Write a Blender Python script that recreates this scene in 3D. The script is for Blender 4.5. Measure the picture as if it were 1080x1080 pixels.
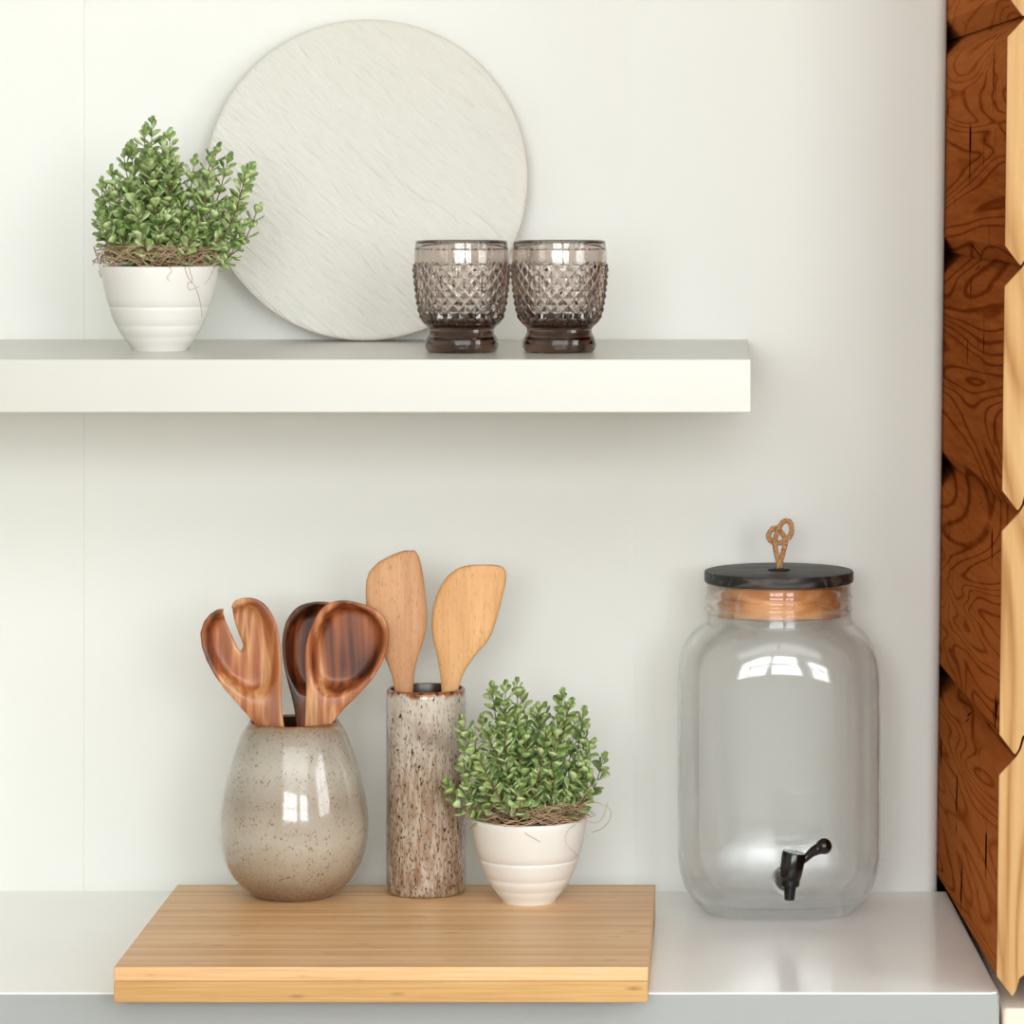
import bpy, bmesh, math, random
from mathutils import Vector, Matrix
R = math.radians
for o in list(bpy.data.objects): bpy.data.objects.remove(o, do_unlink=True)
SC = bpy.context.scene
COL = SC.collection

# ------------------------------------------------------------------ camera, world, lights, exposure
F, CX, CY, DIST, EYE = 3900.0, 760.0, 190.0, 3.9, 1.65
cd = bpy.data.cameras.new('camera'); cam = bpy.data.objects.new('camera', cd); COL.objects.link(cam)
cam.location = (0, -DIST, EYE); cam.rotation_euler = (R(90), 0, 0)
cd.sensor_width = 36; cd.lens = 36 * F / 1080
cd.shift_x = (540 - CX) / 1080; cd.shift_y = -(540 - CY) / 1080
cd.clip_start = .05
SC.camera = cam

W = bpy.data.worlds.new('daylight'); SC.world = W; W.use_nodes = True
W.node_tree.nodes['Background'].inputs[0].default_value = (.82, .9, 1, 1)
W.node_tree.nodes['Background'].inputs[1].default_value = .5

def pane_lamps(c, size, target, power, color=(1, .97, .93), n=(2, 2), gap=.06):
    """Daylight of one window, also used for added fill light: one area lamp per pane, with the glazing bars left free."""
    c = Vector(c); d = (Vector(target) - c).normalized()
    q = d.to_track_quat('-Z', 'Y'); X = q @ Vector((1, 0, 0)); Y = q @ Vector((0, 1, 0))
    w = (size[0] - gap * (n[0] - 1)) / n[0]; h = (size[1] - gap * (n[1] - 1)) / n[1]
    for i in range(n[0]):
        for j in range(n[1]):
            l = bpy.data.lights.new('window_and_fill_lamp', 'AREA'); l.shape = 'RECTANGLE'
            l.size = w; l.size_y = h; l.energy = power / (n[0] * n[1]); l.color = color
            o = bpy.data.objects.new('window_and_fill_lamp', l); COL.objects.link(o)
            o.location = c + X * ((i - (n[0] - 1) / 2) * (w + gap)) + Y * ((j - (n[1] - 1) / 2) * (h + gap))
            o.rotation_euler = q.to_euler()
pane_lamps((2.30, -2.1, 1.95), (1.3, 1.2), (1.0, -2.0, 1.80), 29, (.95, .98, 1))       # window in the right wall
pane_lamps((1.55, -5.05, 1.95), (1.1, 1.1), (1.2, -3, 1.8), 48, (.92, .97, 1))         # window in the wall behind the camera
pane_lamps((-.35, -5.05, 1.95), (1.8, 1.1), (-.1, -3, 1.8), 76, (.94, .98, 1), (3, 2))  # unseen soft fill added behind the camera, split like window panes
pane_lamps((.1, -2.7, 2.66), (2.6, 1.6), (.1, -2.1, 0), 36, (.94, .98, 1), (2, 2), .05)                     # unseen overhead fill lamp, added to brighten the worktop and other tops

vs = SC.view_settings
SC.display_settings.display_device = 'sRGB'
vs.view_transform = 'Standard'; vs.look = 'None'; vs.gamma = 1; vs.use_curve_mapping = False
vs.exposure = .16
SC.cycles.max_bounces = 14; SC.cycles.diffuse_bounces = 5; SC.cycles.glossy_bounces = 6
SC.cycles.transmission_bounces = 14; SC.cycles.transparent_max_bounces = 8
SC.cycles.caustics_reflective = True; SC.cycles.caustics_refractive = True
SC.cycles.blur_glossy = .6; SC.cycles.sample_clamp_indirect = 25

# ------------------------------------------------------------------ helpers
def at(u, v, d):
    """World point seen at photo position u, v and standing d metres in front of the shelf wall."""
    s = F / (DIST - d)
    return Vector(((u - CX) / s, -d, EYE - (v - CY) / s))

def tag(o, label=None, cat=None, group=None, kind=None):
    if label: o['label'] = label
    if cat: o['category'] = cat
    if group: o['group'] = group
    if kind: o['kind'] = kind
    return o

def empty(name, loc, label=None, cat=None, group=None, kind=None):
    o = bpy.data.objects.new(name, None); COL.objects.link(o); o.location = loc
    o.empty_display_size = .03
    return tag(o, label, cat, group, kind)

class MB:
    def __init__(s): s.v = []; s.f = []
    def add(s, vs, fs):
        b = len(s.v); s.v += [tuple(v) for v in vs]; s.f += [tuple(i + b for i in f) for f in fs]; return s
    def box(s, x0, x1, y0, y1, z0, z1):
        v = [(x, y, z) for x in (x0, x1) for y in (y0, y1) for z in (z0, z1)]
        return s.add(v, [(0, 1, 3, 2), (4, 6, 7, 5), (0, 4, 5, 1), (2, 3, 7, 6), (0, 2, 6, 4), (1, 5, 7, 3)])
    def loft(s, rings, cap0=False, cap1=False, loop=False):
        n = len(rings[0]); vs = [p for r in rings for p in r]; fs = []
        m = len(rings)
        for i in range(m if loop else m - 1):
            a, b = i * n, ((i + 1) % m) * n
            for j in range(n):
                k = (j + 1) % n
                fs.append((a + j, a + k, b + k, b + j))
        if cap0: fs.append(tuple(range(n))[::-1])
        if cap1: fs.append(tuple((m - 1) * n + j for j in range(n)))
        return s.add(vs, fs)
    def lathe(s, prof, n=64, c=(0, 0, 0), cap0=True, cap1=True):
        return s.loft([[(c[0] + r * math.cos(2 * math.pi * j / n), c[1] + r * math.sin(2 * math.pi * j / n), c[2] + z)
                        for j in range(n)] for r, z in prof], cap0, cap1)
    def tube(s, pts, rad, n=8, caps=True):
        pts = [Vector(p) for p in pts]; m = len(pts); up = None; rings = []
        for i, p in enumerate(pts):
            t = (pts[min(i + 1, m - 1)] - pts[max(i - 1, 0)])
            t = t.normalized() if t.length > 1e-9 else Vector((0, 0, 1))
            if up is None:
                a = Vector((1, 0, 0)) if abs(t.x) < .8 else Vector((0, 1, 0)); up = t.cross(a).normalized()
            else:
                up = (up - t * up.dot(t)); up = up.normalized() if up.length > 1e-9 else t.orthogonal().normalized()
            w = t.cross(up); r = rad[i] if isinstance(rad, (list, tuple)) else rad
            rings.append([p + (up * math.cos(2 * math.pi * j / n) + w * math.sin(2 * math.pi * j / n)) * r for j in range(n)])
        return s.loft(rings, caps, caps)
    def build(s, name, mat, parent=None, smooth=True, loc=None, bevel=0, seg=3, subd=0, auto=None):
        me = bpy.data.meshes.new(name); me.from_pydata(s.v, [], s.f); me.validate()
        bm = bmesh.new(); bm.from_mesh(me); bmesh.ops.recalc_face_normals(bm, faces=bm.faces); bm.to_mesh(me); bm.free()
        for p in me.polygons: p.use_smooth = smooth
        if auto is not None:
            me.set_sharp_from_angle(angle=R(auto))
        me.materials.append(mat)
        o = bpy.data.objects.new(name, me); COL.objects.link(o)
        if parent: o.parent = parent
        if loc is not None: o.location = loc
        if bevel:
            b = o.modifiers.new('bevel', 'BEVEL'); b.width = bevel; b.segments = seg; b.limit_method = 'ANGLE'; b.harden_normals = True
        if subd:
            b = o.modifiers.new('sub', 'SUBSURF'); b.levels = subd; b.render_levels = subd
        return o

def catmull(P, n=6):
    P = [Vector(p) for p in P]; out = []
    for i in range(len(P) - 1):
        a, b, c, d = P[max(i - 1, 0)], P[i], P[i + 1], P[min(i + 2, len(P) - 1)]
        for k in range(n):
            t = k / n
            out.append(.5 * ((2 * b) + (c - a) * t + (2 * a - 5 * b + 4 * c - d) * t * t + (3 * b - a - 3 * c + d) * t ** 3))
    out.append(P[-1]); return out

def interp(tab, y):
    if y <= tab[0][0]: return tab[0][1]
    for (a, p), (b, q) in zip(tab, tab[1:]):
        if y <= b: return p + (q - p) * (y - a) / (b - a)
    return tab[-1][1]

# ------------------------------------------------------------------ materials
def lin(c):
    return tuple((x / 255 / 12.92 if x / 255 <= .04045 else ((x / 255 + .055) / 1.055) ** 2.4) for x in c) + (1,)

class NT:
    def __init__(s, name):
        s.m = bpy.data.materials.new(name); s.m.use_nodes = True; s.t = s.m.node_tree; s.b = s.t.nodes['Principled BSDF']
        s.co = None
    def n(s, kind, **kw):
        nd = s.t.nodes.new(kind)
        for k, v in kw.items():
            if hasattr(nd, k): setattr(nd, k, v)
        return nd
    def put(s, inp, val):
        if isinstance(val, bpy.types.NodeSocket): s.t.links.new(val, inp)
        else: inp.default_value = val
    def coord(s, scale=(1, 1, 1), rot=(0, 0, 0), loc=(0, 0, 0), src=None):
        if s.co is None: s.co = s.n('ShaderNodeTexCoord').outputs['Object']
        mp = s.n('ShaderNodeMapping'); s.put(mp.inputs['Vector'], src or s.co)
        mp.inputs['Scale'].default_value = scale; mp.inputs['Rotation'].default_value = rot; mp.inputs['Location'].default_value = loc
        return mp.outputs[0]
    def noise(s, vec, scale=5, detail=3, rough=.5, dist=0):
        nd = s.n('ShaderNodeTexNoise'); s.put(nd.inputs['Vector'], vec)
        nd.inputs['Scale'].default_value = scale; nd.inputs['Detail'].default_value = detail
        nd.inputs['Roughness'].default_value = rough; nd.inputs['Distortion'].default_value = dist
        return nd.outputs['Fac']
    def voro(s, vec, scale=5, feature='F1', out='Distance'):
        nd = s.n('ShaderNodeTexVoronoi'); nd.feature = feature; s.put(nd.inputs['Vector'], vec); nd.inputs['Scale'].default_value = scale
        return nd.outputs[out]
    def math(s, op, a, b=0, c=0):
        nd = s.n('ShaderNodeMath'); nd.operation = op
        for i, x in enumerate((a, b, c)): s.put(nd.inputs[i], x)
        return nd.outputs[0]
    def ramp(s, fac, stops, mode='LINEAR'):
        nd = s.n('ShaderNodeValToRGB'); s.put(nd.inputs[0], fac); nd.color_ramp.interpolation = mode
        e = nd.color_ramp.elements
        while len(e) < len(stops): e.new(.5)
        for q, (p, c) in zip(e, stops):
            q.position = p; q.color = c if len(c) == 4 and max(c) <= 1 else lin(c)
        return nd.outputs[0]
    def mix(s, fac, a, b, mode='MIX'):
        nd = s.n('ShaderNodeMix'); nd.data_type = 'RGBA'; nd.blend_type = mode
        s.put(nd.inputs[0], fac); s.put(nd.inputs[6], a if not isinstance(a, tuple) or len(a) == 4 else lin(a))
        s.put(nd.inputs[7], b if not isinstance(b, tuple) or len(b) == 4 else lin(b)); return nd.outputs[2]
    def sep(s, vec=None):
        if s.co is None: s.co = s.n('ShaderNodeTexCoord').outputs['Object']
        nd = s.n('ShaderNodeSeparateXYZ'); s.put(nd.inputs[0], vec or s.co); return nd.outputs
    def bump(s, h, strength=.3, dist=.002, normal=None):
        nd = s.n('ShaderNodeBump'); s.put(nd.inputs['Height'], h); nd.inputs['Strength'].default_value = strength
        nd.inputs['Distance'].default_value = dist
        if normal: s.put(nd.inputs['Normal'], normal)
        return nd.outputs[0]
    def out(s, color=None, rough=.5, normal=None, **kw):
        if color is not None: s.put(s.b.inputs['Base Color'], lin(color) if isinstance(color, tuple) and max(color) > 1 else color)
        s.put(s.b.inputs['Roughness'], rough)
        if normal: s.put(s.b.inputs['Normal'], normal)
        for k, v in kw.items(): s.put(s.b.inputs[k.replace('_', ' ')], v)
        return s.m

def BW(x): return (x, x, x, 1)

def plain(name, c, rough=.5, bump=0, bs=200, bd=.0005, **kw):
    t = NT(name); nrm = None
    v = t.coord()
    n1 = t.noise(v, 6, 2)
    col = t.mix(n1, tuple(x * .97 for x in lin(c)[:3]) + (1,), tuple(min(1, x * 1.03) for x in lin(c)[:3]) + (1,))
    if bump: nrm = t.bump(t.noise(v, bs, 3), bump, bd)
    return t.out(col, rough, nrm, **kw)

M = {}
# painted wall: very slightly mottled matt paint
t = NT('wall_paint'); v = t.coord()
M['wall'] = t.out(t.mix(t.noise(v, 2.2, 3), (226, 227, 221), (232, 233, 228)), .6, t.bump(t.noise(v, 34, 5, .6), .18, .0015))
M['white_room'] = plain('room_paint', (216, 216, 214), .8)
M['room_side'] = plain('side_wall_paint', (212, 209, 203), .8)
M['floor'] = plain('floor_boards', (164, 148, 126), .5)
M['ceiling'] = plain('ceiling_paint', (222, 222, 219), .9)
M['frame'] = plain('window_frame_paint', (225, 223, 219), .4)
M['shelf'] = plain('shelf_lacquer', (198, 197, 190), .27, .02, 60)
M['counter'] = plain('worktop_laminate', (246, 245, 242), .18, .02, 40)
M['counter_edge'] = plain('worktop_edge', (160, 164, 164), .25)
M['cabinet'] = plain('cabinet_front', (165, 166, 163), .3)
M['pot'] = plain('white_pot_ceramic', (220, 217, 211), .42, .05, 90)
M['soil'] = plain('dark_soil', (34, 24, 18), .95, .8, 500, .003)
M['plinth'] = plain('plinth_plaster', (225, 214, 196), .8, .3, 300)
M['black_plastic'] = plain('black_plastic', (6, 6, 6), .2)
M['black_rubber'] = plain('black_washer', (22, 21, 20), .5)
M['gap_dark'] = plain('gap_shade_tone', (40, 22, 12), .9)  # dark colour standing in for shade behind the log joints
M['stem'] = plain('plant_stem', (112, 84, 50), .7)

# plate
t = NT('textured_plate')
v = t.coord(scale=(1, 1, 1), rot=(0, R(-42), 0))
v2 = t.coord(scale=(22, 22, 95), src=v)
h = t.noise(v2, 1.0, 4, .55, 1.3)
h2 = t.noise(t.coord(scale=(60, 60, 240), src=v), 1.0, 3, .5, .8)
hh = t.math('ADD', h, t.math('MULTIPLY', h2, .35))
M['plate'] = t.out((216, 214, 206), .65, t.bump(hh, .7, .0048))
M['plate_edge'] = plain('plate_edge', (206, 188, 164), .6, .2, 150)  # tan tone puts the shade on the plate's side into its colour

# foliage
t = NT('leaf_green'); v = t.coord()
c = t.ramp(t.noise(v, 85, 2, .6), [(.34, (86, 114, 56)), (.5, (138, 160, 92)), (.66, (188, 204, 150))])
M['leaf'] = t.out(c, .45, t.bump(t.noise(v, 500, 2), .15, .0005))
t = NT('dry_fibre'); v = t.coord()
M['moss'] = t.out(t.ramp(t.noise(v, 60, 2), [(.3, (132, 98, 70)), (.5, (178, 146, 114)), (.7, (210, 186, 160))]), .85)
t = NT('jute'); v = t.coord()
M['jute'] = t.out(t.ramp(t.noise(v, 700, 3), [(.3, (136, 90, 52)), (.55, (196, 148, 100)), (.75, (224, 186, 142))]), .9, t.bump(t.noise(v, 1500, 3), .6, .0006))

# glasses
def glass(name, col, ior=1.48, rough=0.0, density=0, vcol=None, clear=0):
    t = NT(name)
    v = t.coord()
    m = t.out(lin(col), rough, t.bump(t.noise(v, 14, 2), .12, .004) if name == 'clear_glass' else None, Transmission_Weight=1.0, IOR=ior)
    if density:
        a = t.n('ShaderNodeVolumeAbsorption'); a.inputs[0].default_value = lin(vcol); a.inputs[1].default_value = density
        t.t.links.new(a.outputs[0], t.t.nodes['Material Output'].inputs['Volume'])
    if clear:                                    # thin blown glass: part of the light passes straight through
        tr = t.n('ShaderNodeBsdfTransparent'); mx = t.n('ShaderNodeMixShader'); mx.inputs[0].default_value = clear
        t.t.links.new(t.b.outputs[0], mx.inputs[1]); t.t.links.new(tr.outputs[0], mx.inputs[2])
        t.t.links.new(mx.outputs[0], t.t.nodes['Material Output'].inputs['Surface'])
    return m
M['glass'] = glass('clear_glass', (255, 255, 255), 1.52, density=5, vcol=(150, 166, 156), clear=.32)
M['smoky'] = glass('smoky_glass', (252, 249, 247), 1.5, 0, 54, (170, 136, 108))

# stoneware: broad vase
t = NT('vase_glaze'); s = t.sep(); v = t.coord()
zz = t.math('ADD', s[2], t.math('MULTIPLY', t.math('SUBTRACT', t.noise(v, 9, 3), .5), .035))
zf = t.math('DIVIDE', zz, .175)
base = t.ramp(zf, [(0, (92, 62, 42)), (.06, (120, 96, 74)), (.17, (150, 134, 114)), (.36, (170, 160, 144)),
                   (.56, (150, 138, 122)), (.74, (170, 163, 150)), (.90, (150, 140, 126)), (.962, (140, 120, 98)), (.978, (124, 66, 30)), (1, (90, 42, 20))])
sp = t.voro(t.coord(scale=(1, 1, .7)), 330)
spk = t.ramp(sp, [(.16, BW(1)), (.42, BW(0))])
patch = t.ramp(t.noise(v, 110, 2), [(.42, BW(0)), (.62, BW(1))])
fac = t.math('MULTIPLY', t.math('MULTIPLY', spk, patch), .85)
col = t.mix(fac, base, (104, 76, 54))
col = t.mix(t.math('MULTIPLY', t.ramp(t.noise(v, 420, 2), [(.55, BW(0)), (.75, BW(1))]), .18), col, (214, 208, 196))
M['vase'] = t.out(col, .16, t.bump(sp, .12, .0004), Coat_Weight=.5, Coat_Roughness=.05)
M['vase_inside'] = plain('vase_inside_glaze', (52, 30, 18), .3)

# stoneware: tall cylinder with dark flecks running down
t = NT('cylinder_glaze'); s = t.sep(); v = t.coord()
zf = t.math('DIVIDE', t.math('ADD', s[2], t.math('MULTIPLY', t.math('SUBTRACT', t.noise(v, 14, 3), .5), .03)), .207)
base = t.ramp(zf, [(0, (132, 104, 80)), (.3, (150, 124, 100)), (.55, (142, 116, 94)), (.72, (172, 158, 142)), (.95, (184, 174, 160))])
flow = t.noise(t.coord(scale=(260, 260, 40)), 1, 3, .6)
base = t.mix(t.ramp(flow, [(.4, BW(0)), (.62, BW(.5))]), base, (206, 196, 180))
base = t.mix(t.ramp(t.noise(t.coord(scale=(26, 26, 18), loc=(.3, .1, .4)), 1, 2), [(.55, BW(0)), (.72, BW(.6))]), base, (104, 78, 58))
f1 = t.ramp(t.noise(t.coord(scale=(520, 520, 210)), 1, 2, .5), [(.56, BW(0)), (.66, BW(.9))])
f2 = t.ramp(t.noise(t.coord(scale=(330, 330, 140), loc=(3, 1, 2)), 1, 1, .5), [(.66, BW(0)), (.72, BW(1))])
dens = t.ramp(zf, [(.55, BW(1)), (.9, BW(.55))])
col = t.mix(t.math('MULTIPLY', f1, dens), base, (86, 54, 34))
col = t.mix(f2, col, (48, 28, 18))
drip = t.math('SUBTRACT', s[2], t.math('MULTIPLY', t.noise(t.coord(scale=(150, 150, 12)), 1, 2), .012))
rim = t.ramp(t.math('DIVIDE', drip, .207), [(.935, BW(0)), (.952, BW(1))])
col = t.mix(rim, col, t.ramp(t.noise(v, 200, 2), [(.35, (74, 34, 14)), (.6, (158, 90, 42))]))
M['cylinder'] = t.out(col, .18, t.bump(f1, .15, .0005), Coat_Weight=.5, Coat_Roughness=.05)

def wood(name, dark, mid, light, axis, grain=1.0, rings=9, fine=1.0, rough=.45, pores=None, seed=0, contrast=1.0, bump=.12, ringscale=(60, 60, 60), dist=.6, lines=0):
    """ring lines are level lines of stretched noise; axis = direction of the grain ('X','Y','Z')"""
    t = NT(name)
    st = {'X': (.12, 1, 1), 'Y': (1, .12, 1), 'Z': (1, 1, .12)}[axis]
    sc = tuple(a * b * grain for a, b in zip(st, ringscale))
    n0 = t.noise(t.coord(scale=sc, loc=(seed, seed * .7, seed * 1.3)), .5, 2, .45, dist)
    ring = t.math('FRACT', t.math('MULTIPLY', n0, rings))
    ring = t.math('ABSOLUTE', t.math('SUBTRACT', t.math('MULTIPLY', ring, 2), 1))
    fs = tuple({True: 18, False: 420}[a < 1] * fine for a in st)
    fn = t.noise(t.coord(scale=fs), 1, 3, .6)
    if lines: ring = t.math('MINIMUM', t.math('MULTIPLY', ring, lines), 1)
    k = t.math('ADD', t.math('MULTIPLY', ring, .55 * contrast), t.math('MULTIPLY', fn, .45))
    k = t.math('ADD', k, t.math('MULTIPLY', t.math('SUBTRACT', t.noise(t.coord(scale=tuple(x * .3 for x in sc), loc=(seed * 2, 1, 3)), 1, 2), .5), .9))
    col = t.ramp(k, [(.15, dark), (.5, mid), (.85, light)])
    if pores:
        col = t.mix(t.ramp(t.noise(t.coord(scale=tuple({True: 120, False: 900}[a < 1] for a in st), loc=(5, 5, 5)), 1, 1), [(.62, BW(0)), (.7, BW(.6))]), col, pores)
    return t, col, t.bump(fn, bump, .0004), rough

def simple_wood(*a, **k):
    t, col, b, r = wood(*a, **k); return t.out(col, r, b)

M['beech'] = simple_wood('beech_wood', (174, 122, 80), (200, 150, 106), (214, 170, 126), 'Z', grain=.7, rings=5, contrast=.35, rough=.5, pores=(140, 84, 46))
M['beech_pale'] = simple_wood('pale_beech_wood', (196, 142, 88), (220, 170, 116), (230, 188, 138), 'Z', grain=.6, rings=6, contrast=.35, rough=.5, pores=(176, 120, 70), seed=4)
M['cork'] = simple_wood('plug_wood', (190, 112, 56), (214, 146, 88), (232, 176, 120), 'X', grain=.7, rings=6, rough=.6)
M['lid'] = simple_wood('black_stained_wood', (8, 7, 7), (28, 25, 24), (84, 76, 70), 'X', grain=1.6, rings=5, rough=.5, bump=.4)

def acacia(name, seed, dark, shift):
    t = NT(name)
    sc = (46, 46, 6)
    n0 = t.noise(t.coord(scale=sc, loc=(seed, seed, seed)), 1, 2, .5, .7)
    k = t.math('ADD', n0, shift)
    if dark: k = t.math('SUBTRACT', k, t.math('MULTIPLY', t.ramp(t.math('ADD', t.sep()[2], t.math('MULTIPLY', t.noise(t.coord(scale=(30, 30, 30)), 1, 2), .04)), [(.165, BW(0)), (.205, BW(1))]), dark))
    col = t.ramp(k, [(.22, (30, 13, 7)), (.34, (78, 36, 18)), (.44, (136, 72, 36)), (.54, (168, 98, 54)), (.62, (204, 150, 100)), (.74, (150, 82, 44))])
    fine = t.noise(t.coord(scale=(600, 600, 24)), 1, 3, .6)
    col = t.mix(t.ramp(fine, [(.4, BW(0)), (.7, BW(.35))]), col, (90, 44, 22))
    return t.out(col, .42, t.bump(fine, .12, .0003), Coat_Weight=.08, Coat_Roughness=.2)
M['acacia_fork'] = acacia('acacia_fork_wood', 3.1, 0, .04)
M['acacia_spoon'] = acacia('acacia_spoon_wood', 7.7, .07, .03)
M['acacia_dark'] = acacia('acacia_dark_wood', 1.3, 0, -.12)

# bamboo board: long strips along x
def bamboo(name, c1, c2, c3, seed, strip=.0065):
    t = NT(name); s = t.sep()
    cell = t.n('ShaderNodeCombineXYZ')
    t.put(cell.inputs[1], t.math('FLOOR', t.math('DIVIDE', s[1], strip)))
    t.put(cell.inputs[2], seed); t.put(cell.inputs[0], 3.0)
    wn = t.n('ShaderNodeTexWhiteNoise'); t.put(wn.inputs['Vector'], cell.outputs[0])
    fib = t.noise(t.coord(scale=(9, 420, 420), loc=(seed, 0, 0)), 1, 3, .6)
    k = t.math('ADD', t.math('MULTIPLY', wn.outputs['Value'], .35), t.math('MULTIPLY', fib, .7))
    k = t.math('ADD', k, t.math('MULTIPLY', t.math('SUBTRACT', t.noise(t.coord(scale=(4, 14, 14)), 1, 2), .5), .5))
    col = t.ramp(k, [(.25, c1), (.55, c2), (.85, c3)])
    kn = t.ramp(t.voro(t.coord(scale=(16, 60, 60), loc=(seed, 2, 1)), 1), [(.05, BW(.7)), (.16, BW(0))])
    col = t.mix(kn, col, tuple(x * .8 for x in c1))
    return t.out(col, .42, t.bump(fib, .08, .0003))
M['bamboo'] = bamboo('bamboo_top', (200, 148, 98), (220, 176, 126), (232, 196, 154), 1)
M['bamboo_edge'] = bamboo('bamboo_edge', (170, 124, 70), (196, 154, 96), (212, 176, 124), 5, .01)

# log wall
t, col, b, r = wood('stained_log', (106, 48, 16), (154, 84, 40), (174, 104, 56), 'Y', grain=.42, rings=22, fine=.35, rough=.5, contrast=.62, lines=2.8, ringscale=(34, 34, 34), dist=.9, seed=2.2)
ck = t.noise(t.coord(scale=(9, 9, 26), loc=(1, 4, 2)), 1, 1, .4)
ck2 = t.noise(t.coord(scale=(70, 70 * .12 * 5, 9), loc=(2, 2, 7)), 1, 1, .4)
crack = t.math('MULTIPLY', t.ramp(ck2, [(.69, BW(0)), (.72, BW(1))]), t.ramp(ck, [(.45, BW(0)), (.55, BW(1))]))
M['log'] = t.out(t.mix(crack, col, (30, 10, 5)), .62, b, Specular_IOR_Level=0.0)
t, col, b, r = wood('log_end_wood', (150, 102, 52), (184, 142, 90), (200, 164, 116), 'Z', grain=.5, rings=7, fine=.5, rough=.8, contrast=.7, lines=1.6)
M['log_end'] = t.out(col, r, b)

# ------------------------------------------------------------------ structure: the room
def struct(name, mb, mat, **kw):
    o = mb.build(name, mat, smooth=kw.pop('smooth', False), **kw); o['kind'] = 'structure'; return o

# shelf wall: a panel with two fine vertical board joints and a rounded right-hand end at the logs
def log_x(z, d):                                   # x of the flat log face; the timber leans and splays a little
    xb = .2297 + .0103 * (z - .9) / .9; xf = .2545 + .0103 * (z - .9) / .9
    return xb + (xf - xb) * d / .487
def wall_section(z):
    xe = log_x(z, 0) - .0008; P = [(-2.6, 0)]
    for gx, w, dp in ((-.672, .0011, .0007), (-.092, .0010, .0002)):
        P += [(gx - w, 0), (gx, dp), (gx + w, 0)]
    r = .013
    P += [(xe - r + r * math.sin(a), r - r * math.cos(a)) for a in [R(k) for k in (0, 15, 30, 45, 60, 75, 90)]]
    P += [(xe, .168), (-2.6, .168)]
    return [(x, y, z) for x, y in P]
struct('wall_back', MB().loft([wall_section(0), wall_section(2.7)], True, True), M['wall'], smooth=True, auto=25)
struct('floor', MB().box(-2.6, 2.4, -5.2, .3, -.05, 0), M['floor'])
struct('ceiling', MB().box(-2.6, 2.4, -5.2, .3, 2.7, 2.75), M['ceiling'])
struct('wall_left', MB().box(-2.65, -2.6, -5.2, .3, 0, 2.7), M['room_side'])
struct('wall_right', MB().box(2.4, 2.45, -5.2, .3, 0, 2.7), M['room_side'])
struct('wall_front', MB().box(-2.6, 2.4, -5.25, -5.2, 0, 2.7), M['room_side'])
struct('gap_shade_sheet', MB().box(.2, 2.4, .17, .2, 0, 2.7), M['gap_dark'])  # added dark sheet that keeps the gaps at the log joints black
def window_frame(name, x, y, z, w, h, nx, face):
    mb = MB(); t_ = .05
    def bar(u0, u1, v0, v1):
        if face == 'Y': mb.box(x + u0, x + u1, y - .03, y + .03, z + v0, z + v1)
        else: mb.box(x - .03, x + .03, y + u0, y + u1, z + v0, z + v1)
    bar(-w/2 - t_, -w/2, -h/2 - t_, h/2 + t_); bar(w/2, w/2 + t_, -h/2 - t_, h/2 + t_)
    bar(-w/2, w/2, -h/2 - t_, -h/2); bar(-w/2, w/2, h/2, h/2 + t_); bar(-w/2, w/2, -.02, .02)
    for i in range(1, nx): bar(-w/2 + w * i / nx - .02, -w/2 + w * i / nx + .02, -h/2, h/2)
    struct(name, mb, M['frame'])
window_frame('window_1', 2.365, -2.1, 1.95, 1.36, 1.36, 2, 'X')
window_frame('window_2', 1.55, -5.165, 1.95, 1.16, 1.16, 2, 'Y')
window_frame('fill_frame', -.35, -5.165, 1.95, 1.86, 1.16, 3, 'Y')  # unseen frame added round the frontal fill lamp

# log wall on the right: squared timbers with chamfered joints, sawn ends towards the camera
lw = empty('wall_side', (0, 0, 0), kind='structure')
tips = [2.678, 2.478, 2.252, 2.026, 1.800, 1.570, 1.344, 1.119, .896]      # height of each V joint
BEV, UP, DN = .0165, .0195, .0180
def log_section(zt, zb, d, full=.34):
    """outline of one timber at depth d: tongue on top, groove below"""
    def X(z): return log_x(z, d)
    P = [(X(zb + UP), zb + UP), (X(zt - DN), zt - DN), (X(zt) + BEV * .97, zt - .0006), (X(zt) + BEV + .0035, zt + .006),
         (X(zt) + BEV + .0065, zt + .016), (X(zt) + BEV + .014, zt + .021), (X(zt) + full, zt + .021)]
    B = [(X(zb) + full, zb + .0235), (X(zb) + BEV + .0125, zb + .0235), (X(zb) + BEV + .0048, zb + .0175),
         (X(zb) + BEV + .0018, zb + .0065), (X(zb) + BEV - .0015, zb + .0012), (X(zb) + BEV * .8, zb + .0022)]
    return P + B
bumpy = random.Random(5)
for zt, zb in zip(tips, tips[1:]):
    ds = [-.165, 0, .12, .25, .37, .486]
    rings = [[(x, -d, z) for x, z in log_section(zt, zb, d)] for d in ds]
    lg = MB().loft(rings, True, False).build('log', M['log'], lw, smooth=False, bevel=.0012, seg=2)
    f = [(x, -.4862, z) for x, z in log_section(zt, zb, .487)]
    g = [(x, -.4895, z) for x, z in log_section(zt, zb, .487)]
    MB().loft([f, g], True, True).build('end_grain', M['log_end'], lg, smooth=False, bevel=.0008, seg=2)
struct('baseboard_right', MB().box(.2612, .6, -.48, .16, 0, .884), M['plinth'], bevel=.004)

# ------------------------------------------------------------------ shelf, worktop
sh0 = at(792, 379, .433)
o = MB().box(-1.35, .0284, -.433, -.0005, 1.432, 1.482).build('floating_shelf', M['shelf'], smooth=True, bevel=.0012, auto=30)
tag(o, 'long thick white lacquered shelf fixed to the wall above the worktop', 'shelf')

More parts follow.
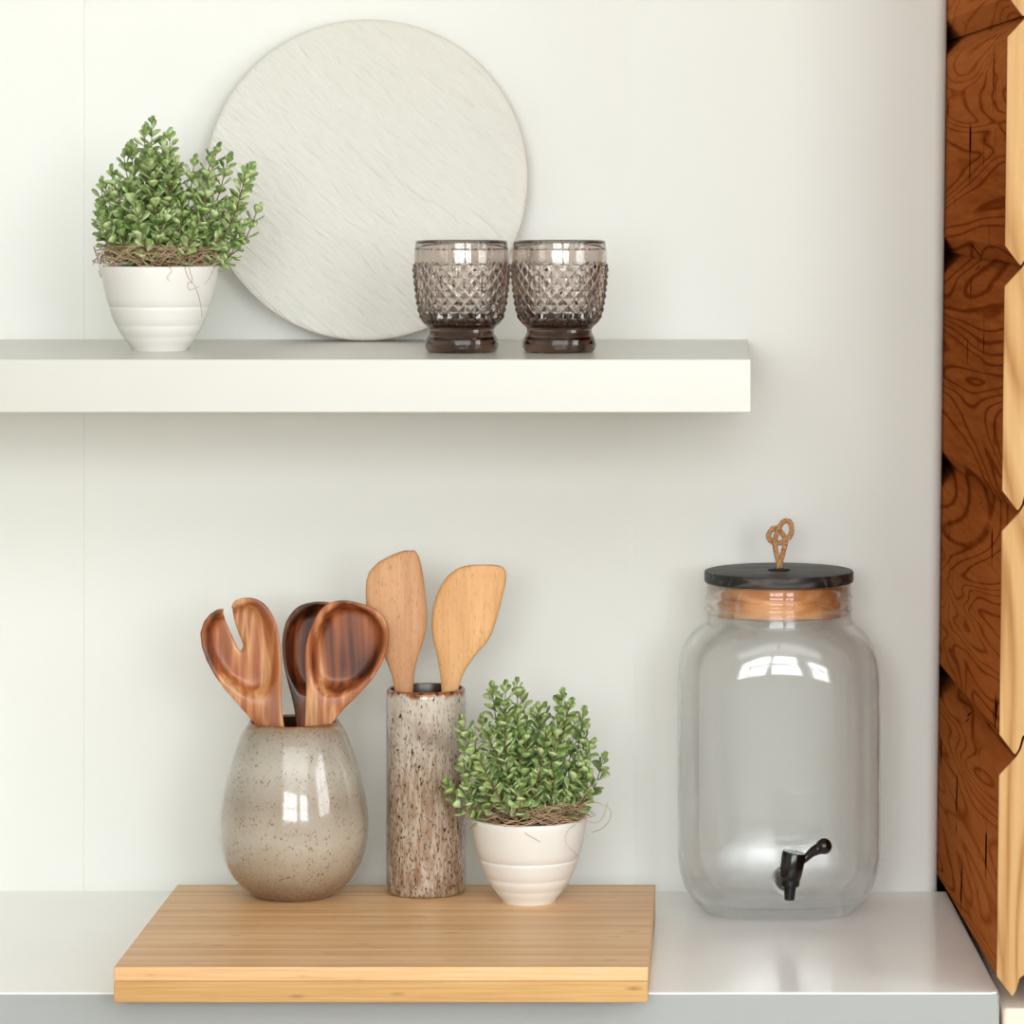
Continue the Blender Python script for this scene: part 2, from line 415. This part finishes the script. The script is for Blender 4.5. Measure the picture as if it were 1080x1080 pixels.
wt = empty('worktop', (-.5, -.25, .86), 'glossy white kitchen worktop running below the shelf up to the log wall', 'worktop')
def wl(p): return [(a + .5, b + .25, c - .86) for a, b, c in p]
xr0, xr1 = log_x(.9, 0) + .0085, log_x(.9, .487) + .0025
top = [(-2.2, -.0005), (xr0, -.0005), (xr1, -.478), (xr1 - .0022, -.4838), (xr1 - .008, -.486), (-2.2, -.486)]
MB().loft([wl([(x, y, .862) for x, y in top]), wl([(x, y, .9) for x, y in top])], True, True).build('countertop', M['counter'], wt, smooth=True, bevel=.0012, auto=30)
fe = [(-2.2, -.4863), (xr1 - .008, -.4863), (xr1 - .0016, -.4838), (xr1 + .0002, -.4805), (xr1 + .0004, -.484), (xr1 - .0015, -.4873), (xr1 - .008, -.4892), (-2.2, -.4892)]
MB().loft([wl([(x, y, .862) for x, y in fe]), wl([(x, y, .8985) for x, y in fe])], True, True).build('front_edge', M['counter_edge'], wt, smooth=True, auto=30)
cb = MB().box(-2.2, .2565, -.47, -.001, 0, .861).build('base_cabinet', M['cabinet'], smooth=False, bevel=.001)
tag(cb, 'grey base cabinet carrying the white worktop', 'cabinet')

# ------------------------------------------------------------------ cutting board
bx0, bx1, by0, by1 = -.5535, -.0662, -.529, -.1335
br = empty('cutting_board', ((bx0 + bx1) / 2, (by0 + by1) / 2, .9), 'thick bamboo cutting board lying on the worktop, overhanging its front edge', 'cutting board')
hw, hd = (bx1 - bx0) / 2, (by1 - by0) / 2
MB().box(-hw, hw, -hd, hd, .0195, .0326).build('upper_layer', M['bamboo'], br, smooth=True, bevel=.0012, auto=30)
MB().box(-hw + .0002, hw - .0002, -hd + .0002, hd - .0002, .0001, .0194).build('lower_layer', M['bamboo_edge'], br, smooth=True, bevel=.0009, auto=30)

BT = .9326    # top of the board
ST = 1.482    # top of the shelf

# ------------------------------------------------------------------ round plate leaning on the wall
Rp = .1690; th = .011
pc = at(385, 360, .052); tilt = math.asin((.052 - .0125) / (2 * Rp))
pl = empty('round_platter', (pc.x, -.050, ST + .0005), 'large round off-white platter with wrinkled surface leaning against the wall', 'platter')
pl.rotation_euler = (-tilt, 0, 0)
def disc(r0, ya, yb, e=.0015, n=128):
    rings = []
    for r, y in ((r0 - e * 3, ya), (r0 - e, ya + (yb - ya) * .06), (r0, ya + (yb - ya) * .2)):
        rings.append([(r * math.cos(2 * math.pi * j / n), y, Rp + r * math.sin(2 * math.pi * j / n)) for j in range(n)])
    return rings
n = 128
face = MB().loft([[(r * math.cos(2 * math.pi * j / n), y, Rp + r * math.sin(2 * math.pi * j / n)) for j in range(n)]
                  for r, y in ((Rp - .0012, -.0058), (Rp - .0008, -.0078), (Rp - .002, -.0088), (Rp - .006, -.0092))], True, True)
face.build('face', M['plate'], pl, smooth=True, auto=50)
rimb = MB().loft([[(r * math.cos(2 * math.pi * j / n), y, Rp + r * math.sin(2 * math.pi * j / n)) for j in range(n)]
                  for r, y in ((Rp - .012, .0015), (Rp - .003, .001), (Rp, -.002), (Rp, -.0055))], True, True)
rimb.build('back_rim', M['plate_edge'], pl, smooth=True, auto=50)

# ------------------------------------------------------------------ potted plants
def leaf(mb, base, dirv, up, L, Wd):
    """one fleshy, spoon-shaped leaf"""
    d = dirv.normalized(); side = d.cross(up).normalized(); nrm = side.cross(d).normalized()
    prof = ((0, .10, .05), (.22, .26, .10), (.5, .82, .20), (.74, 1.0, .22), (.92, .66, .14))
    rings = []
    for t_, w, h in prof:
        c = base + d * (L * t_) + nrm * (L * .16 * t_ * t_)
        rings.append([c + side * (Wd * .5 * w * math.cos(a)) + nrm * (Wd * .5 * h * math.sin(a) - Wd * .05 * w * math.cos(a) ** 2 * -1) for a in
                      [k * math.pi / 3 for k in range(6)]])
    mb.loft(rings, True, True)

def pot(root):
    prof = [(0, 1.0), (.05, .998), (.196, .965), (.375, .91), (.46, .868), (.473, .850), (.485, .858), (.518, .845), (.60, .81), (.685, .757), (.70, .736), (.712, .738),
            (.77, .69), (.82, .652), (.834, .628), (.846, .624), (.91, .555), (.97, .485), (1, .465)]
    H, r0 = .0825, .0573
    out = [(r0 * r, H * (1 - f)) for f, r in prof][::-1]
    out = [(r0 * .44, .0)] + out
    inn = [(r0 - .0008, H + .0012), (r0 - .0026, H + .0012), (r0 - .0036, H - .001), (r0 - .005, H - .02), (r0 - .008, H - .035), (.02, H - .037)]
    MB().lathe(out + inn, 96).build('pot', M['pot'], root, smooth=True, auto=60)
    MB().lathe([(.04, H - .036), (r0 - .009, H - .034), (r0 - .0056, H - .018), (r0 - .0046, H - .006), (.03, H - .002)], 40).build('soil', M['soil'], root)
    return H, r0

def plant(name, label, centre, tips_px, seed, d0, hang, keep_front=False):
    rnd = random.Random(seed)
    root = empty(name, centre, label, 'plant', 'small potted plants in ribbed white pots')
    H, r0 = pot(root)
    c = Vector(centre); fol = MB(); stm = MB()
    T = []
    for u, v in tips_px:
        dep = d0 + rnd.uniform(-.022, .022)
        if keep_front and u < 506: dep = d0 + rnd.uniform(.024, .036)
        T.append(at(u, v, dep) - c)
    ztop = max(p.z for p in T)
    ul, ur = min(p.x for p in T), max(p.x for p in T)
    for k in range(36):                                   # sprigs filling the crown, front and back
        a = rnd.uniform(0, 2 * math.pi); e = rnd.uniform(.15, 1.0)
        lim = r0 * 1.15
        x = lim * e * math.cos(a); y = lim * .95 * e * math.sin(a)
        if keep_front and x < -.040: y = -abs(y) - .018
        top_here = max([p.z - abs(p.x - x) * 1.1 for p in T])
        z = H + .014 + (max(top_here, H + .03) - H - .016) * rnd.uniform(.25, .92) * (1 - .35 * e * e)
        T.append(Vector((x, y, z)))
    for p in T:
        b = Vector((p.x * .22 + rnd.uniform(-.012, .012), p.y * .25 + rnd.uniform(-.012, .012), H - .004))
        mid = b.lerp(p, .5) + Vector((p.x * .14 + rnd.uniform(-.005, .005), p.y * .14 + rnd.uniform(-.005, .005), -.005 + rnd.uniform(-.005, .005)))
        pts = catmull([b, mid, p], 8)
        m = len(pts)
        stm.tube(pts, [.0009 - .0005 * i / (m - 1) for i in range(m)], 5)
        ln = sum((pts[i + 1] - pts[i]).length for i in range(m - 1))
        step = .0080; nn = max(3, int(ln * .78 / step)); ph = rnd.uniform(0, math.pi)
        for i in range(nn + 1):
            f = 1 - i * step / ln
            if f < .12: break
            q = f * (m - 1); j = min(int(q), m - 2); pos = pts[j].lerp(pts[j + 1], q - j)
            tg = (pts[j + 1] - pts[j]).normalized()
            ph += math.pi / 2 + rnd.uniform(-.25, .25)
            s1 = tg.orthogonal().normalized(); s2 = tg.cross(s1)
            size = (.55 if i == 0 else .78 if i == 1 else 1.0) * rnd.uniform(.85, 1.12)
            open_ = .45 if i == 0 else .85 if i == 1 else 1.25
            for sgn in (0, math.pi):
                rad = s1 * math.cos(ph + sgn) + s2 * math.sin(ph + sgn)
                op2 = open_ * .8 + rnd.uniform(-.18, .25)
                dv = tg * math.cos(op2) + rad * math.sin(op2) + Vector((rnd.uniform(-.15, .15), rnd.uniform(-.15, .15), .12))
                leaf(fol, pos + rad * .0008, dv, tg, .0136 * size, .0114 * size)
            if i == 0: leaf(fol, pos, tg, s1, .0095, .0075)
    fol.build('foliage', M['leaf'], root)
    stm.build('stems', M['stem'], root)
    ms = MB()
    for k in range(150):                                 # dry fibres tangled round the soil
        a = rnd.uniform(0, 2 * math.pi); r = r0 * rnd.uniform(.62, 1.0)
        z = H + rnd.uniform(.001, .019); P = []
        turn = rnd.choice((-1, 1)) * rnd.uniform(.10, .28); cr = rnd.uniform(-.005, .006)
        for q in range(7):
            P.append(Vector(((r + rnd.uniform(-.004, .006)) * math.cos(a), (r + rnd.uniform(-.004, .006)) * math.sin(a), max(H + .0022 if r > r0 - .008 else H - .003, z + rnd.uniform(-.006, .006)))))
            a += turn; r = min(r + cr * .5, r0 * 1.06)
        ms.tube(catmull(P, 5), rnd.uniform(.00022, .0005), 4)
    for line in hang:                                    # the loose ones that hang over the rim
        P = [at(u, v, d) - c for u, v, d in line]
        ms.tube(catmull(P, 6), .0003, 4)
    ms.build('dry_fibres', M['moss'], root)
    return root

pu = at(168.5, 369, .245)
up_t = [(160,131),(152,140),(138,156),(179,143),(172,150),(181,171),(229,158),(222,168),(241,168),(264,178),(258,190),(272,221),(257,237),(252,252),(107,195),(112,200),(105,218),(106,250),(131,168),(118,182),(205,171),(150,168),(120,205),(240,215),(245,235),(190,180),(165,175)]
plant('potted_plant', 'small leafy green plant in a white ribbed pot on the shelf', (pu.x, -.245, ST), up_t, 3, .245,
      [[(104, 285, .25), (107, 293, .26), (105, 275, .26), (112, 268, .27)], [(178, 281, .302), (181, 286, .306), (176, 293, .306), (179, 296, .304)],
       [(195, 282, .300), (198, 292, .304), (206, 303, .302), (211, 318, .298), (213, 334, .292)], [(199, 282, .300), (203, 296, .303), (198, 299, .303), (200, 306, .302), (210, 302, .299)],
       [(227, 280, .26), (222, 291, .28), (216, 300, .287)], [(236, 262, .25), (238, 256, .25), (232, 252, .25), (229, 262, .26)]])
pd = at(558, 958, .218)
lo_t = [(545,723),(519,727),(533,726),(551,734),(526,738),(567,749),(574,749),(593,734),(590,748),(601,744),(615,753),(616,775),(606,765),(624,786),(618,795),(636,801),(621,819),(487,762),(498,770),(509,761),(488,775),(488,805),(472,828),(492,830),(528,762),(598,838),(580,775),(545,755),(505,800),(610,810)]
plant('potted_plant', 'small leafy green plant in a white ribbed pot on the bamboo board', (pd.x, -.218, BT), lo_t, 11, .218,
      [[(549, 873, .272), (556, 880, .276), (570, 888, .277)], [(610, 868, .245), (599, 876, .262), (597, 889, .265), (610, 903, .262)],
       [(608, 855, .24), (622, 846, .24), (641, 851, .235), (644, 862, .235), (636, 873, .235), (624, 878, .24)], [(612, 860, .24), (626, 868, .24), (636, 862, .24), (641, 846, .24)],
       [(600, 858, .25), (614, 842, .25), (624, 828, .25)], [(502, 866, .245), (494, 860, .245), (493, 850, .245), (499, 843, .245)], [(503, 868, .245), (494, 874, .245), (490, 866, .245), (497, 854, .245)]], keep_front=True)

# ------------------------------------------------------------------ smoky tumblers
def tumbler(root):
    n = 288; ND = 24
    def out_r(z): return interp([(0, .0318), (.0012, .0338), (.004, .0356), (.0085, .0360), (.0125, .0352), (.0165, .0330), (.0195, .0318), (.0225, .0318), (.0250, .0335),
                                 (.0275, .0368), (.0325, .0392), (.039, .0412), (.048, .0430), (.060, .0446), (.074, .0460), (.0865, .0468), (.0875, .0462), (.100, .0462), (.1015, .0454), (.1070, .0450), (.1085, .0442)], z)
    z0, z1 = .0275, .0865; rows = 4.5
    rings = []
    zs = [0, .0006, .0012, .0025, .004, .006, .0085, .0105, .0125, .0145, .0165, .018, .0195, .021, .0225, .0238, .025, .0262]
    zs += [z0 + (z1 - z0) * i / 54 for i in range(55)] + [.0875, .089, .095, .100, .1008, .1015, .104, .1070, .1080, .1085]
    for z in zs:
        ring = []
        for j in range(n):
            a = 2 * math.pi * j / n; r = out_r(z)
            if z0 < z <= z1:
                u = j / n * ND; v = (z - z0) / (z1 - z0) * rows
                p = abs(((u + v) % 1) - .5) * 2; q = abs(((u - v) % 1) - .5) * 2
                h = 1 - max(p, q)
                if v > rows - .5: h = max(h, (1 - ((v - rows + .25) / .3) ** 2) * .8 * (1 - (abs(((u + .25) % .5) - .25) * 4) ** 2) * .5)
                r += -.0006 + .0026 * h * min(1, (z - z0) / .003, (z1 - z) / .002 + .15)
            ring.append((r * math.cos(a), r * math.sin(a), z))
        rings.append(ring)
    for r, z in ((.0432, .1088), (.0422, .1082), (.0414, .106), (.0412, .095), (.0414, .082), (.0404, .066), (.0384, .050), (.0352, .040), (.0300, .0345), (.020, .0325), (.008, .032)):
        rings.append([(r * math.cos(2 * math.pi * j / n), r * math.sin(2 * math.pi * j / n), z) for j in range(n)])
    MB().loft(rings, True, True).build('bowl', M['smoky'], root, smooth=True, auto=14)
g1 = at(487, 371, .285)
t1 = empty('tumbler', (g1.x, -.285, ST + .0002), 'smoky brown diamond-cut tumbler in front of the round platter', 'glass', 'smoky cut glass tumblers')
tumbler(t1)
t2 = t1.copy(); COL.objects.link(t2); t2.location.x = at(590, 371, .285).x; t2.rotation_euler.z = R(7)
for ch in list(t1.children):
    c2 = ch.copy(); COL.objects.link(c2); c2.parent = t2
t2['label'] = 'smoky brown diamond-cut tumbler nearer the right end of the shelf'

# ------------------------------------------------------------------ broad stoneware vase
vc = at(310, 948, .19)
vz = empty('utensil_vase', (vc.x, -.19, BT), 'egg-shaped beige grey glazed vase holding dark wooden servers', 'vase')
def smooth_prof(P, n=5):
    return [(p.x, p.y) for p in catmull([(a, b, 0) for a, b in P], n)]
vp = [(.0360, 0), (.0415, .0025), (.0540, .0125), (.0655, .0280), (.0720, .0460), (.0745, .0640), (.0738, .0820), (.0710, .1010), (.0665, .1210), (.0605, .1410), (.0548, .1570), (.0500, .1670), (.0462, .1725), (.0450, .1745)]
outer = smooth_prof(vp) + [(.0442, .1753), (.0430, .1752)]
mb = MB().lathe([(.034, .0006)] + outer + [(.0418, .1735)], 96, cap1=False)
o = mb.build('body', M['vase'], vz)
inner = [(.0418, .1735), (.0430, .168), (.0520, .150), (.0600, .130), (.066, .105), (.0690, .075), (.0670, .050), (.058, .025), (.040, .010), (.01, .008)]
MB().lathe(inner, 96, cap0=False).build('inner_wall', M['vase_inside'], vz)

# ------------------------------------------------------------------ tall stoneware cylinder
cc = at(449.5, 938, .172)
cy = empty('utensil_cylinder', (cc.x, -.172, BT), 'tall speckled brown cylindrical vase holding two pale spatulas', 'vase')
rc = .0402
MB().lathe([(rc - .006, .0004), (rc - .004, 0), (rc - .0015, .0012), (rc - .0004, .0042), (rc, .010), (rc, .06), (rc, .12), (rc, .19), (rc - .0002, .199), (rc - .0006, .2035), (rc - .0020, .2055), (rc - .0032, .2057), (rc - .0042, .2050)], 96, cap1=False).build('body', M['cylinder'], cy, auto=60)
MB().lathe([(rc - .0042, .2050), (rc - .0050, .2015), (rc - .0052, .19), (rc - .0052, .012), (rc - .008, .008), (.01, .008)], 96, cap0=False).build('inner_wall', M['vase_inside'], cy)

# ------------------------------------------------------------------ wooden utensils
def sheet_tool(name, label, cat, mat, origin, scale, rows, d, lean, zfront, zback, ncol=14, slot=None, group=None, subd=1, yaw=0, pivot=None):
    """rows: (v, left, right) from top to bottom; front and back surfaces with real thickness, closed round the edge."""
    tabL = [(r[0], r[1]) for r in rows]; tabR = [(r[0], r[2]) for r in rows]
    v0, v1 = rows[0][0], rows[-1][0]
    vs_ = sorted(set([r[0] for r in rows] + [v0 + (v1 - v0) * i / 46 for i in range(47)]))
    vs_ = [v for i, v in enumerate(vs_) if i == 0 or v - vs_[i - 1] > 2.5 or v == v1]
    pts = {}; V = []; uv = []; faces = []
    def vert(u, v):
        k = (round(u, 2), round(v, 2))
        if k not in pts: pts[k] = len(uv); uv.append((u, v))
        return pts[k]
    def band(Lf, Rf, rng, nc):
        prev = None
        for v in rng:
            row = [vert(Lf(v) + (Rf(v) - Lf(v)) * i / nc, v) for i in range(nc + 1)]
            if prev:
                for i in range(nc):
                    f = [prev[i], prev[i + 1], row[i + 1], row[i]]
                    f2 = []
                    for q in f:
                        if q not in f2: f2.append(q)
                    if len(f2) >= 3: faces.append(f2)
            prev = row
    Lf = lambda v: interp(tabL, v); Rf = lambda v: interp(tabR, v)
    if slot:
        tl, sl, sr, vslot, vleft = slot['top_left'], slot['left'], slot['right'], slot['v_end'], slot['top_left']
        C1 = lambda v: interp(sl, v); C2 = lambda v: interp(sr, v)
        band(Lf, C1, [tl] + [v for v in vs_ if v > tl + 1], ncol // 2)
        band(C2, Rf, vs_, ncol - ncol // 2)
    else:
        band(Lf, Rf, vs_, ncol)
    N = len(uv)
    for layer in (zfront, zback):
        for u, v in uv:
            hwid = max((Rf(v) - Lf(v)) / 2, 1e-6); sx = (u - (Rf(v) + Lf(v)) / 2) / hwid
            p = at(origin[0] + u * scale, origin[1] + v * scale, d)
            V.append(p + Vector((0, -layer(v, max(-1, min(1, sx))), 0)))
    cnt = {}
    for f in faces:
        for a, b in zip(f, f[1:] + f[:1]): cnt.setdefault(frozenset((a, b)), []).append((a, b))
    F_ = [tuple(f) for f in faces] + [tuple(i + N for i in f[::-1]) for f in faces]
    for e in cnt.values():
        if len(e) == 1 and e[0][0] != e[0][1]:
            a, b = e[0]; F_.append((b, a, a + N, b + N))
    bot = min(p.z for p in V); xb = [p.x for p in V if p.z < bot + .003]
    o0 = pivot or Vector((sum(xb) / len(xb), -d, bot))
    mb = MB().add([p - o0 for p in V], F_)
    o = mb.build(name, mat, smooth=True, subd=subd)
    o.location = o0; o.rotation_euler = (lean, 0, yaw)
    tag(o, label, cat, group); return o

def sstep(a, b, x):
    t_ = max(0, min(1, (x - a) / (b - a))); return t_ * t_ * (3 - 2 * t_)

def bowl(vtop, vbot, depth, handle_v, th_=.0035, cx_=0):
    """front and back height functions of a carved spoon bowl"""
    vc_ = (vtop + vbot) / 2; hv = (vbot - vtop) / 2
    def B(v, s):
        q = (abs(s) / .90) ** 2.6 + (abs(v - vc_) / hv) ** 3.0
        return sstep(0, .55, 1 - q) if q < 1 else 0
    def zf(v, s): return -depth * B(v, s) + .0012 * (1 - s * s) * sstep(vbot - 20, vbot + 60, v)
    def zb(v, s):
        e = max(0, 1 - abs(s) ** 3)
        qq = max(0, 1 - (abs(v - vc_) / (hv * 1.25)) ** 3)
        return -(th_ * .75 + (depth + th_ * .4) * e * qq + .002 * e)
    return zf, zb
C1s, C1o = 220 / 1080, (200, 570)
fork_rows = [(300, 270, 325), (304, 250, 345), (312, 232, 362), (325, 222, 382), (345, 190, 402), (355, 152, 410), (362, 135, 415), (380, 106, 426), (420, 72, 445), (480, 53, 461), (550, 60, 470), (620, 84, 475), (700, 128, 477),
             (760, 170, 476), (820, 222, 475), (880, 276, 479), (940, 326, 486), (965, 342, 490), (1050, 380, 500), (1250, 420, 520), (1600, 450, 550), (1630, 462, 540)]
zf, zb = bowl(318, 806, .0125, 800)
sheet_tool('salad_fork', 'reddish brown wooden salad server with a slot cut through its bowl', 'salad server', M['acacia_fork'], C1o, C1s, fork_rows, .192, 0, zf, zb, ncol=18,
           slot=dict(top_left=356, left=[(356, 174), (372, 165), (420, 175), (470, 195), (520, 220), (560, 238), (582, 251), (820, 330), (965, 415), (1630, 500)],
                     right=[(300, 270), (304, 250), (312, 232), (325, 222), (350, 212), (400, 215), (450, 228), (500, 245), (545, 266), (566, 266), (582, 251), (820, 330), (965, 415), (1630, 500)], v_end=582),
           group='carved wooden servers in the egg-shaped vase')
sp_rows = [(315, 760, 820), (319, 738, 850), (326, 716, 885), (338, 697, 925), (360, 676, 968), (390, 655, 1000), (430, 634, 1024), (480, 615, 1033), (540, 601, 1030), (600, 596, 1012), (660, 596, 985), (720, 600, 945),
           (780, 602, 892), (820, 600, 852), (880, 597, 792), (940, 596, 744), (965, 594, 728), (1050, 580, 690), (1250, 540, 640), (1600, 500, 590), (1630, 512, 580)]
zf, zb = bowl(322, 805, .017, 800)
sheet_tool('serving_spoon', 'wide reddish brown wooden spoon, frontmost in the egg-shaped vase', 'spoon', M['acacia_spoon'], C1o, C1s, sp_rows, .200, 0, zf, zb, ncol=18, group='carved wooden servers in the egg-shaped vase')
bk_rows = [(321, 640, 700), (324, 610, 730), (332, 580, 770), (350, 548, 800), (380, 522, 822), (420, 498, 835), (480, 482, 840), (540, 477, 830), (600, 480, 810), (660, 489, 780), (740, 508, 730), (800, 524, 690), (860, 538, 668),
           (940, 550, 650), (965, 553, 645), (1050, 550, 640), (1250, 560, 640), (1600, 570, 650), (1630, 580, 640)]
zf, zb = bowl(330, 800, .014, 800)
sheet_tool('serving_spoon', 'almost black wooden spoon half hidden behind the wide reddish one', 'spoon', M['acacia_dark'], C1o, C1s, bk_rows, .178, 0, zf, zb, ncol=18, group='carved wooden servers in the egg-shaped vase')

def flat(th_, curve=0):
    def zf(v, s): return th_ / 2 * (1 - .25 * abs(s) ** 6) - curve * s * s
    def zb(v, s): return -th_ / 2 * (1 - .25 * abs(s) ** 6) - curve * s * s
    return zf, zb
C2s, C2o = 180 / 1080, (370, 570)
la = [(64, 355, 395), (67, 330, 405), (75, 300, 414), (100, 238, 430), (140, 170, 441), (200, 112, 454), (260, 94, 463), (330, 90, 472), (400, 94, 480), (480, 106, 484), (560, 132, 479), (620, 156, 466), (680, 183, 446),
      (740, 210, 425), (800, 236, 409), (860, 258, 400), (935, 270, 395), (1000, 285, 390), (1500, 300, 400), (1700, 305, 400), (1712, 315, 392)]
zf, zb = flat(.007, .003)
sheet_tool('spatula', 'taller flat beech spatula on the left in the speckled cylinder', 'spatula', M['beech'], C2o, C2s, la, .178, 0, zf, zb, ncol=12, group='flat wooden spatulas in the speckled cylinder')
ra = [(154, 790, 870), (155.5, 760, 910), (159, 735, 938), (168, 695, 962), (190, 650, 981), (220, 614, 988), (280, 570, 980), (350, 539, 963), (420, 520, 946), (480, 511, 930), (540, 508, 912), (600, 514, 890), (650, 522, 860), (700, 535, 812),
      (760, 549, 767), (820, 559, 727), (880, 567, 697), (935, 571, 685), (1000, 572, 672), (1500, 520, 620), (1700, 510, 600), (1712, 520, 590)]
zf, zb = flat(.007, .002)
sheet_tool('spatula', 'paler and shorter flat wooden spatula on the right in the speckled cylinder', 'spatula', M['beech_pale'], C2o, C2s, ra, .170, 0, zf, zb, ncol=12, group='flat wooden spatulas in the speckled cylinder')

# ------------------------------------------------------------------ glass drinks dispenser
jd = .098
jc = at(821.5, 900, jd)
jar = empty('drinks_dispenser', (jc.x, -jd, .9), 'large clear glass drinks jar with black lid and black tap at right end of worktop', 'drinks dispenser')
def sup(a, b, e, z, n=96, off=0):
    out = []
    for j in range(n):
        th_ = 2 * math.pi * j / n; c, s = math.cos(th_), math.sin(th_)
        x = abs(c) ** (2 / e) * (1 if c > 0 else -1); y = abs(s) ** (2 / e) * (1 if s > 0 else -1)
        out.append(((a - off) * x, (b - off) * y, z))
    return out
# z, half width, half depth, squareness
prof = [(.0000, .0655, .055, 2.9), (.0012, .0715, .060, 2.9), (.005, .079, .066, 3.0), (.0135, .0885, .074, 3.1), (.027, .0968, .0805, 3.2), (.045, .1022, .085, 3.3), (.064, .1040, .087, 3.4), (.12, .1042, .087, 3.4), (.19, .1042, .087, 3.4),
        (.238, .1040, .087, 3.3), (.256, .1025, .086, 3.1), (.270, .0985, .084, 2.8), (.281, .0920, .0815, 2.5), (.289, .0845, .0785, 2.2), (.2945, .0780, .0755, 2.05), (.2985, .0748, .0745, 2), (.3035, .0742, .0742, 2),
        (.3070, .0746, .0746, 2), (.3095, .0765, .0765, 2), (.3120, .0746, .0746, 2), (.3160, .0742, .0742, 2), (.3190, .0746, .0746, 2), (.3212, .0760, .0760, 2), (.3235, .0744, .0744, 2), (.3290, .0740, .0740, 2), (.3345, .0740, .0740, 2), (.3362, .0732, .0732, 2)]
rings = [sup(a, b, e, z) for z, a, b, e in prof]
rings.append(sup(.0712, .0712, 2, .3363)); rings.append(sup(.0703, .0703, 2, .3350))
ti = .0036
for z, a, b, e in prof[::-1]:
    if z > .300: 
        if z < .33 and abs(z - .3035) < .001 or abs(z - .3160) < .001: rings.append(sup(.0703, .0703, 2, z))
        continue
    if z < .012: continue
    rings.append(sup(a, b, e, z, off=ti + (.002 if z < .03 else 0)))
rings.append(sup(.070, .058, 2.9, .0105)); rings.append(sup(.045, .035, 2.6, .0085)); rings.append(sup(.01, .008, 2.2, .008))
MB().loft(rings, True, True).build('glass_body', M['glass'], jar, smooth=True)

LZ = .3368
lid = MB().lathe([(.0735, LZ), (.0760, LZ + .0006), (.0767, LZ + .002), (.0767, LZ + .0105), (.0760, LZ + .0118), (.0745, LZ + .0122), (.006, LZ + .0122)], 96, cap0=True).build('lid', M['lid'], jar, auto=40)
MB().lathe([(.0600, LZ - .030), (.0625, LZ - .0295), (.0630, LZ - .028), (.0632, LZ - .0185), (.0608, LZ - .0178), (.0608, LZ - .0150), (.0640, LZ - .0142), (.0645, LZ - .0005), (.060, LZ - .0001)], 80).build('wooden_plug', M['cork'], lid, auto=40)
tr = bpy.data.meshes
MB().lathe([(.0115, LZ + .0122), (.0115, LZ + .0134), (.0100, LZ + .0142), (.0060, LZ + .0142), (.0050, LZ + .0134), (.0050, LZ + .0123)], 40).build('eyelet', M['black_rubber'], lid)
# twisted rope loop
o3, s3 = (720, 530), 200 / 1080
rp = [(550, 372, 0), (548, 350, 0), (534, 290, -1), (524, 225, -2.5), (540, 160, -3), (572, 110, -1.5), (610, 112, 0), (620, 165, 0), (596, 208, 1.5), (566, 178, 1.5), (545, 152, 2.5), (512, 152, 2.5), (488, 190, 1), (508, 224, 2), (552, 232, 2.5), (584, 222, 1), (575, 275, 1), (560, 330, 1), (554, 372, 1)]
P = [at(o3[0] + u * s3, o3[1] + v * s3, jd) - jar.location + Vector((0, y * .0014, 0)) for u, v, y in rp]
path = catmull(P, 10); rope = MB()
for ph in (0, 2 * math.pi / 3, 4 * math.pi / 3):
    H_ = []; up = None; acc = 0
    for i, p in enumerate(path):
        tg = (path[min(i + 1, len(path) - 1)] - path[max(i - 1, 0)]).normalized()
        if up is None: up = tg.orthogonal().normalized()
        up = (up - tg * up.dot(tg)).normalized(); w = tg.cross(up)
        if i: acc += (path[i] - path[i - 1]).length
        a = ph + acc / .0105 * 2 * math.pi
        H_.append(p + (up * math.cos(a) + w * math.sin(a)) * .0015)
    rope.tube(H_, .00150, 6)
rope.build('rope_loop', M['jute'], lid)

# tap
fy = -.0868                                           # front face of the glass, local y
tp = lambda u, v, y: (lambda q: Vector((q.x - jar.location.x, y, q.z - .9)))(at(u, v, jd - y))
def ycyl(mb, c, prof_, n=40):
    """lathe round an axis that runs along y; prof_: (radius, y)"""
    mb.loft([[(c.x + r * math.cos(2 * math.pi * j / n), y, c.z + r * math.sin(2 * math.pi * j / n)) for j in range(n)] for r, y in prof_], True, True); return mb
fc = tp(829.5, 928, fy)
tap = ycyl(MB(), fc, [(.0055, fy - .0305), (.0065, fy - .029), (.0068, fy - .006), (.0105, fy - .0055), (.0108, fy - .0022), (.0105, fy - .0020), (.0062, fy - .0018), (.006, fy + .010), (.0115, fy + .011), (.0115, fy + .016), (.010, fy + .017)]).build('tap', M['black_plastic'], jar, auto=35)
ycyl(MB(), fc, [(.0075, fy - .0018), (.0140, fy - .0018), (.0152, fy - .0010), (.0152, fy + .0004), (.0075, fy + .0004)]).build('clear_washer', M['glass'], tap, auto=35)
by = fy - .030
b0, b1 = tp(833, 926, by), tp(838, 898.5, by)
ax = (b1 - b0).normalized()
MB().tube([b0 - ax * .003, b0, b0 + ax * .003, b1 - ax * .0012, b1], [.0085, .0105, .0112, .0122, .0115], 32).build('tap_barrel', M['black_plastic'], tap, auto=40)
n0, n1 = tp(834, 924, by), tp(832.5, 949, by)
MB().tube([n0, n0.lerp(n1, .4), n0.lerp(n1, .46), n1], [.0098, .0090, .0062, .0050], 28).build('spout', M['black_plastic'], tap, auto=40)
l0, l1, l2 = tp(843, 908, by), tp(858, 898, by), tp(869, 892.5, by)
lp = catmull([l0, l0.lerp(l1, .5) + Vector((0, 0, -.001)), l1, l2], 8); m = len(lp)
lev = MB().tube(lp, [.0058 - .0018 * math.sin(math.pi * min(1, i / (m * .75))) for i in range(m)], 20)
rb = .0080
lev.lathe([(max(.0004, rb * math.sin(math.pi * k / 16)), -rb * math.cos(math.pi * k / 16)) for k in range(17)], 28, l2)
lev.build('lever', M['black_plastic'], tap)
